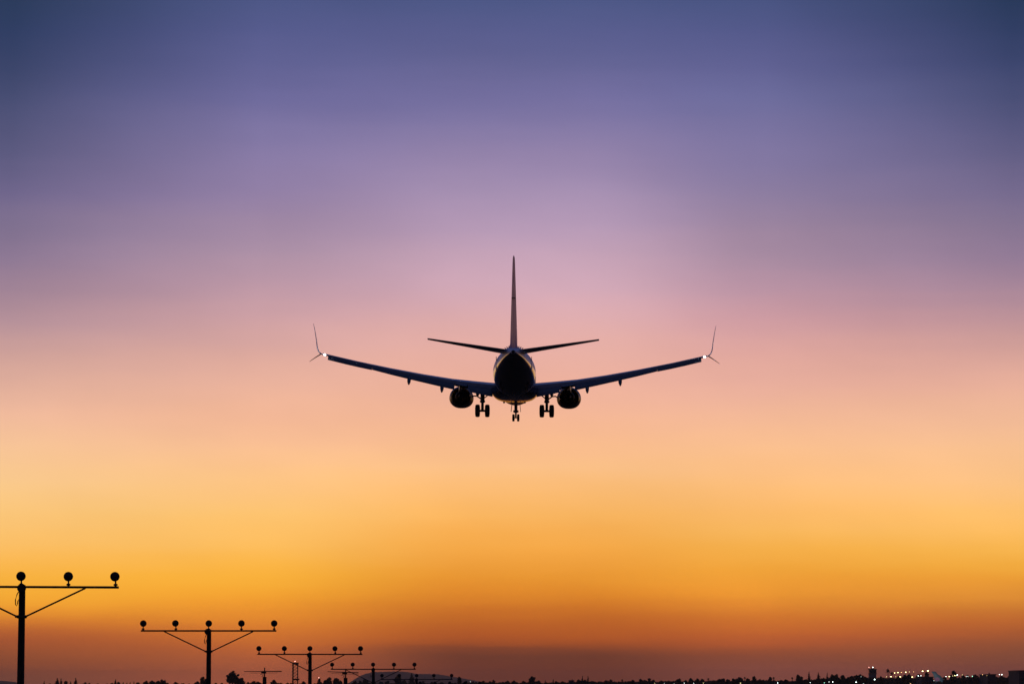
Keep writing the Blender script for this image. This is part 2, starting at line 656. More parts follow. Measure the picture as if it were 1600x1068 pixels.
for sg in (-1, 1):
    w = MB()
    ins = [wsec(e) for e in (1.3, 1.9, 2.8, 3.6, 4.6, 5.6, 8.1, 11, 12.7)]
    surface(mirror(ins, sg), 0, .80).build('wing', 'wing', plane) if False else None
    # main panel: trailing edge cut away for the flaps inboard, full chord beyond
    mb = surface(mirror(ins, sg), 0, .78)
    outs = [wsec(e) for e in (12.7, 14, 15.2, 16.4)]
    mb2 = surface(mirror(outs, sg), 0, .76)
    mb.add(mb2.v, mb2.f, True)
    tips = [wsec(e) for e in (16.4, 16.9)]
    mb3 = surface(mirror(tips, sg), 0, 1)
    mb.add(mb3.v, mb3.f, True)
    wing = mb.build('wing', 'wing', plane)
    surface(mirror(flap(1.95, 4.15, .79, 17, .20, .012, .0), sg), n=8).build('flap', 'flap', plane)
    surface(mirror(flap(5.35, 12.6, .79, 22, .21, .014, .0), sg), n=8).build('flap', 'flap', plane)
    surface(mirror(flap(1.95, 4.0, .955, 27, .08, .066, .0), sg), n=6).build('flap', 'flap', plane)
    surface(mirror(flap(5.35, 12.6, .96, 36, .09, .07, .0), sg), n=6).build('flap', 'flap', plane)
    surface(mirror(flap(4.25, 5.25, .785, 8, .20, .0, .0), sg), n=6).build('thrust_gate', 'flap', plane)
    al = []
    for e in (12.62, 13.8, 15, 16.45):
        _, sle, ch, z, tc, inc = wsec(e)
        u = (e - 12.62) / 3.83
        fc = .32 + .05 * u
        al.append((e, sle + .735 * ch, fc * ch, z - .735 * ch * math.sin(R(inc)) - .012 * ch, .13, 24 + 13 * u))
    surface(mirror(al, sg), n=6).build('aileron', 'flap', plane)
    # flap track fairings
    for e, ln, dz in ((9.35, 2.4, .78), (6.45, 2.7, .86), (3.3, 2.6, .5)):
        _, sle, ch, z, tc, inc = wsec(e)
        s0 = sle + .62 * ch
        rings = []
        for u, wd, ht in ((0, .03, .03), (.15, .12, .14), (.4, .17, .24), (.7, .16, .26), (.88, .10, .18), (1, .015, .03)):
            zc = z - .62 * ch * math.sin(R(inc)) - .06 * ch - dz * u ** 1.6
            rings.append([L(sg * e + wd * math.cos(2 * PI * k / 12), s0 + u * ln, zc + ht * math.sin(2 * PI * k / 12)) for k in range(12)])
        MB().loft(rings, True, True).build('flap_track_fairing', 'flap', plane)
    # leading edge slats, drooped forward
    surface([(sg * e, s_ - .16 * ch * .5, .13 * ch, z - .035 * ch, .22, 18 - 40) for e, s_, ch, z, tc, inc in
             [wsec(e) for e in (5.9, 8.1, 11, 14, 16.3)]], n=6).build('slat', 'wing', plane)

    # split winglet: raked tip, tall upper blade and small lower blade
    tipz = WS[-1][3]
    up = [  # eta, z, s LE, chord
        (16.88, tipz - .02, 22.16, 1.60), (17.12, tipz + .05, 22.35, 1.48), (17.30, tipz + .22, 22.6, 1.32), (17.40, tipz + .50, 22.85, 1.2),
        (17.45, tipz + 1.1, 23.4, .98), (17.53, tipz + 1.8, 24.05, .75), (17.60, tipz + 2.3, 24.6, .55), (17.64, tipz + 2.55, 24.95, .34)]
    rings = []
    for i, (e, z, s, ch) in enumerate(up):
        a, b = up[max(i - 1, 0)], up[min(i + 1, len(up) - 1)]
        nrm = Vector((-(b[1] - a[1]), b[0] - a[0])).normalized()
        rings.append([L(sg * (e + nrm.x * h), s + x, z + nrm.y * h - x * .02) for x, h in foil(ch, .075, 0, 1, 0, 8)])
    MB().loft(rings, True, True).build('winglet', 'white', plane)
    lo = [(17.12, tipz - .02, 22.75, .95), (17.45, tipz - .25, 23.05, .75), (17.78, tipz - .50, 23.4, .52), (18.05, tipz - .72, 23.72, .28)]
    rings = []
    nrm = Vector((.55, .83))
    for e, z, s, ch in lo:
        rings.append([L(sg * (e + nrm.x * h), s + x, z + nrm.y * h) for x, h in foil(ch, .09, 0, 1, 0, 8)])
    MB().loft(rings, True, True).build('lower_winglet', 'navy', plane)
    # wingtip lamp
    wl_ = MB()
    wl_.sphere(L(sg * 16.72, 23.80, tipz - .10), (.10, .15, .08), 12, 8)
    wl_.build('wingtip_light', 'strobe', plane)

    # tailplane
    st = [(.35, 33.0, 4.1, 1.20, .10, -1.0), (1.2, 33.6, 3.65, 1.33, .10, -1.0), (7.17, 37.0, 1.35, 2.12, .09, -1.0)]
    surface(mirror(st, sg), 0, .72, -.01).build('tailplane', 'wing', plane)
    el = []
    for e in (.75, 4, 7.05):
        t = (e - .35) / (7.17 - .35)
        sle, ch, z = 33.0 + 4.0 * t, 4.1 - 2.75 * t, 1.2 + .92 * t
        el.append((e, sle + .73 * ch, .27 * ch, z + .73 * ch * math.sin(R(1)), .13, -1 + 2.5))
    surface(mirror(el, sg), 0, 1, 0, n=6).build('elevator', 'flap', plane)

    # engine
    ex, ez = 4.90, -1.80
    eng = MB()
    ring_prof = [(11.75, .80), (11.6, .86), (11.62, .93), (11.9, 1.0), (12.6, 1.06), (13.6, 1.07), (14.6, 1.03), (15.5, .93), (16.05, .86),
                 (16.05, .83), (15.4, .86), (14.2, .84)]
    rings = []
    for s, r_ in ring_prof:
        ring = []
        flat = .16 if s < 15 else .10
        for k in range(40):
            t = 2 * PI * k / 40
            x, z = math.cos(t) * r_ * 1.0, math.sin(t) * r_
            if z < 0:
                x = math.copysign(abs(math.cos(t)) ** .82, math.cos(t)) * r_
                z *= (1 - flat)
            ring.append(L(sg * ex + x * 1.035, s, ez + z * 1.0))
        rings.append(ring)
    eng.loft(rings, False, True)
    cowl = eng.build('engine_cowl', 'cowl', plane)
    lipr = []
    for s, r_ in ((11.76, .80), (11.59, .86), (11.61, .935), (11.80, .985)):
        lipr.append([L(sg * ex + (r_ + .004) * 1.035 * math.cos(2 * PI * k / 40), s, ez + (r_ + .004) * math.sin(2 * PI * k / 40) * (1.0 if math.sin(2 * PI * k / 40) > 0 else .85)) for k in range(40)])
    MB().loft(lipr, False, True).build('inlet_lip', 'lip', cowl)
    MB().lathe([(0, .83), (-.06, .83), (-.06, .2), (0, .2)], L(sg * ex, 14.2, ez), 'y', 32).build('fan', 'hot', cowl)
    MB().lathe([(0, .60), (-1.4, .56), (-2.3, .50), (-3.0, .40), (-3.0, .37), (-2.0, .4)], L(sg * ex, 14.2, ez), 'y', 28, False).build('core_nozzle', 'hot', plane)
    MB().lathe([(0, .26), (-.6, .22), (-1.2, .05), (-1.25, .0)], L(sg * ex, 16.7, ez), 'y', 20).build('exhaust_cone', 'hot', plane)
    # pylon
    rings = []
    for s, zl, zh, wd in ((12.6, -.95, -.86, .06), (14.0, -1.05, -.62, .17), (16.0, -1.35, -.70, .20), (17.6, -1.45, -.85, .15), (19.2, -1.2, -.95, .03)):
        rings.append([L(sg * ex + a * wd, s, zl if b < 0 else zh) for a, b in ((-1, -1), (-1, 1), (1, 1), (1, -1))])
    MB().loft(rings, True, False).build('pylon', 'cowl', plane)

    # main landing gear
    gx = 2.87 * sg
    gz = -3.74 + .565
    g = MB()
    g.tube([L(gx, 19.5, -1.3), L(gx, 19.55, -2.45)], .19, 12)
    g.tube([L(gx, 19.55, -2.3), L(gx, 19.6, gz)], .125, 12)
    g.tube([L(gx, 19.53, -2.28), L(gx, 19.54, -2.40)], .24, 12)
    strut = g.build('main_gear_strut', 'metal', plane)
    MB().tube([L(gx - .36, 19.6, gz), L(gx + .36, 19.6, gz)], .10, 10).build('axle', 'metal', strut)
    g = MB()
    g.tube([L(gx, 19.72, -2.38), L(gx, 20.02, -2.72), L(gx, 19.68, gz + .08)], .045, 8)
    g.build('torque_link', 'metal', strut)
    g = MB()
    g.tube([L(gx, 19.5, -2.15), L(gx - sg * .55, 19.4, -1.72), L(gx - sg * 1.0, 19.3, -1.6)], .05, 8)
    g.tube([L(gx, 19.45, -1.95), L(gx, 18.6, -1.3)], .05, 8)
    g.build('side_brace', 'metal', strut)
    g = MB()
    pts = [L(gx + sg * u, 19.35, z) for u, z in ((.06, -2.2), (.25, -2.02), (.5, -1.86), (.78, -1.84), (.98, -1.96))]
    g.tube(pts, .06, 8)
    for u, z in ((.3, -1.55),):
        g.tube([L(gx + sg * .1, 19.4, -1.75), L(gx + sg * .34, 19.4, -1.35)], .045, 6)
    g.build('gear_linkage', 'metal', strut)
    for sx in (-1, 1):
        wx = gx + sx * .435
        wlp = [(-.21, .34), (-.205, .46), (-.16, .545), (-.06, .565), (.06, .565), (.16, .545), (.205, .46), (.21, .34)]
        wheel = MB().lathe(wlp, L(wx, 19.6, gz), 'x', 32).build('wheel', 'tyre', plane)
        MB().lathe([(-.225, .12), (-.222, .30), (-.15, .34), (.15, .34), (.222, .30), (.225, .12)], L(wx, 19.6, gz), 'x', 20).build('rim', 'metal', wheel)
    # aft cabin door outline
    dr = MB()
    s0, s1 = 29.7, 30.5
    rr = []
    for s in (s0, s1):
        ring = []
        w_, zt, zb, zc = fus_at(s)
        for k in range(9):
            t = R(62 + 46 * k / 8)
            c = math.cos(t)
            ring.append(L(sg * (w_ + .012) * math.sin(t), s, zc + c * ((zt - zc) if c > 0 else (zc - zb)) + .012 * c))
        rr.append(ring)
    n = 9
    dr.add(rr[0] + rr[1], [(k, k + 1, n + k + 1, n + k) for k in range(n - 1)], True)
    door = dr.build('cabin_door', 'white', plane, True)
    sm = door.modifiers.new('thick', 'SOLIDIFY')
    sm.thickness = .02
    MB().box(L(sg * (fus_at(30.1)[0] * .985), 30.1, .9), (.05, .28, .36)).build('door_window', 'glass', door)
    # small unlit pods of unidentified use under the belly
    MB().sphere(L(sg * .92, 22.2, -2.52), (.09, .22, .09)).build('belly_pod', 'lamp', plane)

# fin and rudder
FN = [(1.45, 30.6, 6.45, 0, .095, 0), (2.3, 31.5, 5.75, 0, .105, 0), (5.5, 34.35, 3.85, 0, .105, 0), (8.5, 37.05, 2.15, 0, .10, 0), (8.93, 37.6, 1.75, 0, .09, 0),
      (9.03, 38.1, 1.2, 0, .05, 0)]
surface(FN, 0, .70, 0, True).build('fin', 'finpaint', plane)
rings = []
for e, s, ch, z, tc, i in [FN[0]] + FN[1:5]:
    h = .375 * tc * ch
    rings.append([L(-h, s + .702 * ch, e), L(-.008, s + ch, e), L(.008, s + ch, e), L(h, s + .702 * ch, e)])
MB().loft(rings, True, False).build('rudder', 'finpaint', plane)
# seam across the rudder and the flared fairing at the fin root
MB().box(L(0, 37.4, 5.55), (.31, 1.9, .04)).build('rudder_seam', 'flap', plane)
rings = []
for z, w_ in ((1.5, .46), (1.75, .34), (2.0, .27), (2.5, .235)):
    u = (z - 1.5) / 7.4
    s0 = 30.3 + 6.6 * u
    s1 = 36.5 + 1.9 * u
    rings.append([L(-.03, s0, z), L(-w_, s0 + 2.4, z), L(-w_ * .9, s1 - .6, z), L(0, s1, z), L(w_ * .9, s1 - .6, z), L(w_, s0 + 2.4, z), L(.03, s0, z)])
MB().loft(rings, True, True).build('fin_root_fairing', 'finpaint', plane)
# dorsal fillet
rings = []
for s, h, w_ in ((26.8, .02, .03), (28.5, .18, .07), (30.2, .48, .12), (31.4, .95, .16), (32.2, 1.3, .14)):
    zt = fus_at(s)[1]
    rings.append([L(-w_, s, zt - .08), L(-w_ * .35, s, zt + h * .8), L(0, s, zt + h), L(w_ * .35, s, zt + h * .8), L(w_, s, zt - .08)])
MB().loft(rings, True, True).build('dorsal_fillet', 'white', plane)
# vortex generators round the rear crown
for k in range(14):
    a = R(-46 + 92 * (k + .5) / 14) if True else 0
    if abs(a) < R(6):
        continue
    s = 31.2
    w_, zt, zb, zc = fus_at(s)
    p = L((w_ + .045) * math.sin(a), s, zc + (zt - zc + .045) * math.cos(a))
    rot = Matrix.Rotation(a, 3, 'Y') @ Matrix.Rotation(R(12 if k % 2 else -12), 3, 'Z')
    MB().box(p, (.045, .34, .24), rot, .6).build('vortex_generator', 'navy', plane)
# nose gear
ng = -3.56 + .34
g = MB()
g.tube([L(0, 4.0, -1.9), L(0, 4.05, -2.75)], .15, 12)
g.tube([L(0, 4.05, -2.7), L(0, 4.1, ng)], .085, 10)
g.tube([L(0, 4.05, -2.45), L(0, 3.0, -2.0)], .045, 8)
g.box(L(0, 4.06, -2.62), (.5, .16, .2))
ngs = g.build('nose_gear_strut', 'metal', plane)
MB().tube([L(-.24, 4.1, ng), L(.24, 4.1, ng)], .05, 8).build('axle', 'metal', ngs)
MB().tube([L(0, 4.16, -2.75), L(0, 4.38, -2.95), L(0, 4.16, ng + .06)], .03, 6).build('torque_link', 'metal', ngs)
for sx in (-1, 1):
    wheel = MB().lathe([(-.115, .2), (-.11, .29), (-.07, .345), (.07, .345), (.11, .29), (.115, .2)], L(sx * .225, 4.1, ng), 'x', 28).build('wheel', 'tyre', plane)
    MB().lathe([(-.12, .06), (-.12, .18), (.12, .18), (.12, .06)], L(sx * .225, 4.1, ng), 'x', 16).build('rim', 'metal', wheel)
    MB().box(L(sx * .42, 3.6, -2.32), (.05, 1.5, .6), Matrix.Rotation(R(-6 * sx), 3, 'Y')).build('gear_door', 'white', plane)
# blade aerials
for s, z, h in ((12.5, 1.88, .35), (21, 1.88, .3)):
    MB().box(L(0, s, z + h / 2 - .02), (.03, .4, h), None, .6).build('antenna', 'white', plane)
MB().box(L(0, 25.2, -2.08), (.03, .4, .3), Matrix.Rotation(PI, 3, 'X'), .6).build('antenna', 'white', plane)
# cockpit glazing
for sg in (-1, 1):
    gg = MB()
    ra = []
    for s in (1.65, 2.45):
        w_, zt, zb, zc = fus_at(s)
        ra.append([L(sg * (w_ + .01) * math.sin(t), s, zc + (zt - zc + .01) * math.cos(t)) for t in [R(6 + 52 * k / 7) for k in range(8)]])
    gg.add(ra[0] + ra[1], [(k, k + 1, 8 + k + 1, 8 + k) for k in range(7)], True)
    gg.build('cockpit_window', 'glass', plane)

# ------------------------------------------------------------------ approach light bars
SP = 1.03


def lamp_bm(dx, tilt):
    m = MB()
    c = Vector((dx, 0, .235))
    rot = Matrix.Rotation(R(tilt), 3, 'X')
    prof = [(-.075, .098), (-.07, .104), (-.055, .104), (-.04, .098), (.03, .080), (.075, .045), (.09, .02)]
    rings = []
    for a, r_ in prof:
        rings.append([c + rot @ Vector((r_ * math.cos(2 * PI * k / 28), a, r_ * math.sin(2 * PI * k / 28))) for k in range(28)])
    m.loft(rings, True, True)
    return m


def light_bar(loc, label, pole_h, flash_dx, tilt, seed):
    rnd = random.Random(seed)
    t = empty('approach_light_bar', loc, label, 'light bar', 'approach light bars in a row')
    hb = pole_h          # height of the crossbar above the ground
    MB().tube([(0, .14, 0), (0, .14, hb * .5), (0, .14, hb + .05)], [.084, .079, .070], 14).build('pole', 'pole', t)
    a = math.tan(R(tilt))
    b = MB()
    b.tube([(-2 * SP - .07, 0, hb + a * 2.1), (2 * SP + .07, 0, hb - a * 2.1)], .027, 10)
    b.build('crossbar', 'steel', t)
    for sx in (-1, 1):
        br = MB()
        br.tube([(sx * 1.40, .01, hb - sx * a * 1.4 - .02), (sx * .13, .07, hb - .625), (sx * .05, .07, hb - .645)], .019, 8)
        br.build('brace', 'steel', t)
    cl = MB()
    cl.lathe([(-.035, .10), (-.03, .105), (.03, .105), (.035, .10)], (0, .14, hb - .645), 'z', 16)
    cl.build('clamp', 'steel', t)
    MB().box((0, .04, hb - .645), (.26, .03, .05)).build('brace_bracket', 'steel', t)
    MB().box((.0, .04, hb), (.10, .10, .07)).build('crossbar_bracket', 'steel', t)
    for k in range(-2, 3):
        z = hb - a * k * SP
        lm = lamp_bm(k * SP + rnd.uniform(-.012, .012), 4 + rnd.uniform(-2, 2))
        o = lm.build('lamp', 'lamp', t)
        o.location = (0, 0, z)
        st = MB()
        st.tube([(k * SP, 0, .0), (k * SP, 0, .15)], .018, 8)
        st.lathe([(.03, .025), (.04, .045), (.07, .045), (.08, .025)], (k * SP, 0, 0), 'z', 12)
        st.build('stem', 'steel', o)
        gl = MB()
        gl.lathe([(-.0765, .088), (-.083, .07), (-.088, .0)], (0, 0, 0), 'y', 24, False)
        g_ = gl.build('lens', 'lampglass', o)
        g_.location = (k * SP, 0, .235)
        g_.rotation_euler = (R(4), 0, 0)
    fl = MB()
    fl.lathe([(-.17, .088), (-.165, .096), (-.13, .097), (-.10, .09), (-.04, .06), (.03, .03)], (flash_dx, 0, hb - .03), 'y', 28)
    fl.build('flasher', 'lamp', t)
    cb = MB()
    pts = []
    for u, z in ((-.07, -.10), (-.105, -.17), (-.135, -.28), (-.13, -.38), (-.105, -.41), (-.085, -.36), (-.08, -.30), (-.06, -.27)):
        pts.append((u, .08, hb + z))
    cb.tube(pts, .012, 6)
    cb.build('cable', 'cable', t)
    return t


BARS = [  # pixel x of pole, pixel y of bar, spacing px
    (33.2, 916.3, 73.5), (326.0, 984.8, 51.0), (484.2, 1021.4, 39.5), (583.3, 1044.7, 31.9), (651.0, 1060.6, 27.0),
    (703.0, 1071.2, 23.2), (741, 1080.5, 20.4)]
LBL = ['nearest and tallest approach light bar, its left half cut off by the picture edge',
       'second nearest approach light bar, all five round lamps clear against orange sky',
       'third approach light bar, its brace crossing in front of the lattice tower',
       'fourth approach light bar, standing in front of the low hazy hill',
       'fifth approach light bar, low lamps overlapping the right slope of the hill',
       'sixth approach light bar, only its lamp tops showing at the bottom edge',
       'seventh and farthest approach light bar, lowest at the bottom edge']
TILT = [.28, 0, .05, 0, -.1, 0, 0]
for i, (px, py, sp) in enumerate(BARS):
    D = F * SP / sp
    p = at(px, py, D)
    light_bar((p.x, p.y, 0), LBL[i], p.z, (.03, -.02, -.02, 0, 0, 0, 0)[i], TILT[i], i + 1)

# ------------------------------------------------------------------ T-shaped poles
for px, py, D, hw, lab, ang in ((413.5, 1048, 125, (32, 26.5), 'short thick pole with long thin crossarm beside the lattice tower', 0.25),
                           (540.0, 1049.5, 160, (28, 20), 'short thick pole with tilted thin crossarm in front of the hill edge', -2.2)):
    p = at(px, py, D)
    k = D / F
    t = empty('crossarm_pole', (p.x, D, 0), lab, 'pole', 'short poles with thin crossarms')
    h = p.z
    MB().tube([(0, 0, 0), (0, 0, h - 8.5 * k)], [3.3 * k, 3.0 * k], 12).build('post', 'pole', t)
    MB().tube([(0, 0, h - 9 * k), (0, 0, h + 5.6 * k)], [1.0 * k, .9 * k], 8).build('mast', 'steel', t)
    ta = math.tan(R(ang))
    a = MB()
    a.tube([(-hw[0] * k, 0, h - hw[0] * k * -ta * -1), (hw[1] * k, 0, h + hw[1] * k * -ta * -1)], [.45 * k, .8 * k], 8)
    a.build('crossarm', 'steel', t)
    MB().tube([(-22 * k, .1, h - 2.4 * k - 22 * k * ta), (20 * k, .1, h - 2.4 * k + 20 * k * ta)], .28 * k, 6).build('lower_arm', 'steel', t)
    MB().box((-1.4 * k, 0, h - 1.6 * k), (7.6 * k, 4 * k, 3.4 * k)).build('box', 'lamp', t)
    pts = [(-(3 + 2.3 + 2.2 * math.cos(q)) * k, 0, h - (6.3 - 2.1 * math.sin(q)) * k) for q in [R(d) for d in range(20, 300, 35)]]
    MB().tube(pts, .28 * k, 6).build('cable', 'cable', t)
    MB().tube([(-2.2 * k, 0, h - 3 * k), (-2.4 * k, 0, h - 9 * k)], .35 * k, 6).build('conduit', 'cable', t)

# ------------------------------------------------------------------ lattice tower
D = 1300
p = at(461.6, 1037, D)
t = empty('lattice_tower', (p.x, D, 0), 'slender lattice tower with a red light, behind the third light bar', 'tower')
H = p.z
lw = 1.0
for sx in (-1, 1):
    for sy in (-1, 1):
        MB().tube([(sx * lw, sy * lw, 0), (sx * lw * .95, sy * lw, H)], .17 if sx > 0 else .26, 6).build('leg', 'steel', t)
b = MB()
nz = 9
for i in range(nz):
    z0, z1 = H * i / nz, H * (i + 1) / nz
    for sy in (-1, 1):
        b.tube([(-lw, sy * lw, z0), (lw, sy * lw, z1)], .045, 4)
        b.tube([(-lw, sy * lw, z1), (lw, sy * lw, z1)], .05, 4)
        b.tube([(-lw, sy * lw, z0 + .7 * (z1 - z0)), (-lw - .3, sy * lw, z0 + .7 * (z1 - z0))], .22, 4)
    for sx in (-1, 1):
        b.tube([(sx * lw, -lw, z0), (sx * lw, lw, z1)], .045, 4)
b.build('bracing', 'steel', t)
MB().box((.05, 0, H + .35), (2.5, 2.4, .7)).build('platform', 'steel', t)
MB().box((.2, 0, at(461, 1060.5, D).z), (2.8, 2.4, .55)).build('platform', 'steel', t)
MB().tube([(-.15, 0, H + .6), (-.15, 0, H + 1.0)], .08, 6).build('lamp_stem', 'steel', t)
MB().sphere((-.15, -.1, H + 1.2), .2).build('warning_lamp', 'lr', t)
p = at(498.3, 1058, 1500)
t = empty('warning_light', (p.x, 1500, 0), 'small red light on a mast above the pointed tree right of the third light bar', 'warning light')
MB().tube([(0, 0, 0), (0, 0, p.z - .15)], .10, 6).build('mast', 'steel', t)
MB().sphere((0, 0, p.z), .2).build('lamp', 'lr', t)


# ------------------------------------------------------------------ trees on the skyline
def leafball(mb, c, r, n, size, rnd, flat=1.0):
    """a clump of leaf-sized faces filling an ellipsoid, plus a ragged core"""
    for _ in range(n):
        while True:
            q = Vector((rnd.uniform(-1, 1), rnd.uniform(-1, 1), rnd.uniform(-1, 1)))
            if .3 < q.length < 1:
                break
        q = q.normalized() * (q.length ** .45)
        q *= rnd.uniform(.82, 1.10)
        pc = Vector((c[0] + q.x * r[0], c[1] + q.y * r[1], c[2] + q.z * r[2]))
        a = Vector((rnd.gauss(0, 1), rnd.gauss(0, 1), rnd.gauss(0, 1))).normalized()
        b = a.orthogonal().normalized()
        s = size * rnd.uniform(.6, 1.4)
        mb.add([pc + a * s, pc + b * s * .7, pc - a * s, pc - b * s * .7], [(0, 1, 2, 3)])


def core(mb, c, r, rnd):
    n, m = 8, 6
    vs, fs = [], []
    for i in range(m + 1):
        ph = PI * i / m
        for k in range(n):
            t = 2 * PI * k / n
            j = rnd.uniform(.62, .92)
            vs.append((c[0] + r[0] * j * math.sin(ph) * math.cos(t), c[1] + r[1] * j * math.sin(ph) * math.sin(t), c[2] + r[2] * j * math.cos(ph)))
    for i in range(m):
        for k in range(n):
            a, b = i * n + k, i * n + (k + 1) % n
            fs.append((a, a + n, b + n, b))
    mb.add(vs, fs)


TREES = []


def tree(px, py, hw, kind, D, seed, lobes=None):
    rnd = random.Random(seed * 31 + 5)
    k = D / F
    p = at(px, py, D)
    H, W = p.z, hw * k * {'round': 1.18, 'spire': 1.5, 'palm': 1.15}[kind]
    name = {'round': 'broadleaf_tree', 'spire': 'conifer_tree', 'palm': 'palm_tree'}[kind]
    t = empty(name, (p.x, D, 0), 'tree', {'round': 'tree', 'spire': 'conifer', 'palm': 'palm tree'}[kind], 'trees along the far skyline')
    tr = MB()
    cr_ = MB()
    if kind == 'palm':
        lean = rnd.uniform(-.4, .4)
        tr.tube([(lean, 0, 0), (lean * .5, 0, H * .5), (0, 0, H - W)], [.30, .22, .18], 7)
        for q in range(26):
            az = rnd.uniform(0, 2 * PI)
            el = rnd.uniform(-.9, 1.2)
            ln = W * rnd.uniform(.9, 1.25)
            base = Vector((0, 0, H - W * 1.05))
            prev, wd = None, .30
            for j in range(5):
                u = j / 4
                out = ln * u
                z = math.sin(el) * out - .55 * u * u * ln + .1
                c = base + Vector((math.cos(az) * out * math.cos(el * .6), math.sin(az) * out * math.cos(el * .6), z))
                side = Vector((-math.sin(az), math.cos(az), .35)) * wd * (1 - u * .75)
                cur_ = (c + side, c - side)
                if prev:
                    cr_.add([prev[0], prev[1], cur_[1], cur_[0]], [(0, 1, 2, 3)])
                prev = cur_
        leafball(cr_, (0, 0, H - W * 1.05), (W * .55, W * .55, W * .8), 60, W * .16, rnd)
        tr.build('trunk', 'bark', t)
        cr_.build('crown', 'frond', t, False)
    elif kind == 'spire':
        tr.tube([(0, 0, 0), (0, 0, H * .9)], [.28, .06], 7)
        lv = 9
        z0 = H * .18
        for j in range(lv):
            u = j / (lv - 1)
            z = z0 + (H - z0) * u
            r_ = max(W * 1.5 * (1 - u) ** .8 * rnd.uniform(.88, 1.12), .22)
            leafball(cr_, (rnd.uniform(-.1, .1) * W, 0, z), (r_, r_, (H - z0) / lv * .8), 46 if u < .8 else 20, max(W * .15, .22), rnd)
            core(cr_, (0, 0, z - .2), (r_ * .9, r_ * .9, (H - z0) / lv * .8), rnd)
        tr.build('trunk', 'bark', t)
        cr_.build('crown', 'needle', t, False)
    else:
        tr.tube([(0, 0, 0), (0, 0, H * .55)], [.38, .24], 8)
        ls = lobes
        if not ls:
            ls = []
            for j in range(6):
                x = rnd.uniform(-.6, .6)
                rr = rnd.uniform(.32, .52)
                ls.append((x, rnd.uniform(.0, .5) - abs(x) * .25, rr))
            ls.append((rnd.uniform(-.25, .25), .62, .38))
        for q in range(4):
            a = rnd.uniform(0, 2 * PI)
            tr.tube([(0, 0, H * .35), (math.cos(a) * W * .3, math.sin(a) * W * .3, H * .6), (math.cos(a) * W * .55, math.sin(a) * W * .55, H * .75)], [.16, .1, .05], 5)
        mid = H - W * .98 if W < H * .6 else H * .6
        vr = H - mid
        for x, z, rr in ls:
            c = (x * W, rnd.uniform(-.4, .4) * W, mid + z * vr)
            r3 = (rr * W, rr * W, min(rr * vr * 1.05, vr * (1 - z)))
            core(cr_, c, [v * .92 for v in r3], rnd)
            leafball(cr_, c, r3, 90, max(.07 * W, .26), rnd)
        # skirt of foliage to hide the gap under the crown
        for q in range(3):
            sx_ = (q - 1) * W * .5
            lowz = H * rnd.uniform(.28, .42)
            tz = mid + vr * rnd.uniform(-.1, .35)
            rz = (tz - lowz) / 2
            leafball(cr_, (sx_, 0, lowz + rz), (W * .55, W * .55, rz), 90, max(.08 * W, .28), rnd)
            core(cr_, (sx_, 0, lowz + rz), (W * .55, W * .55, rz), rnd)
        tr.build('trunk', 'bark', t)
        cr_.build('crown', 'leaf', t, False)
    TREES.append((px, py, hw, kind, t))
    return t


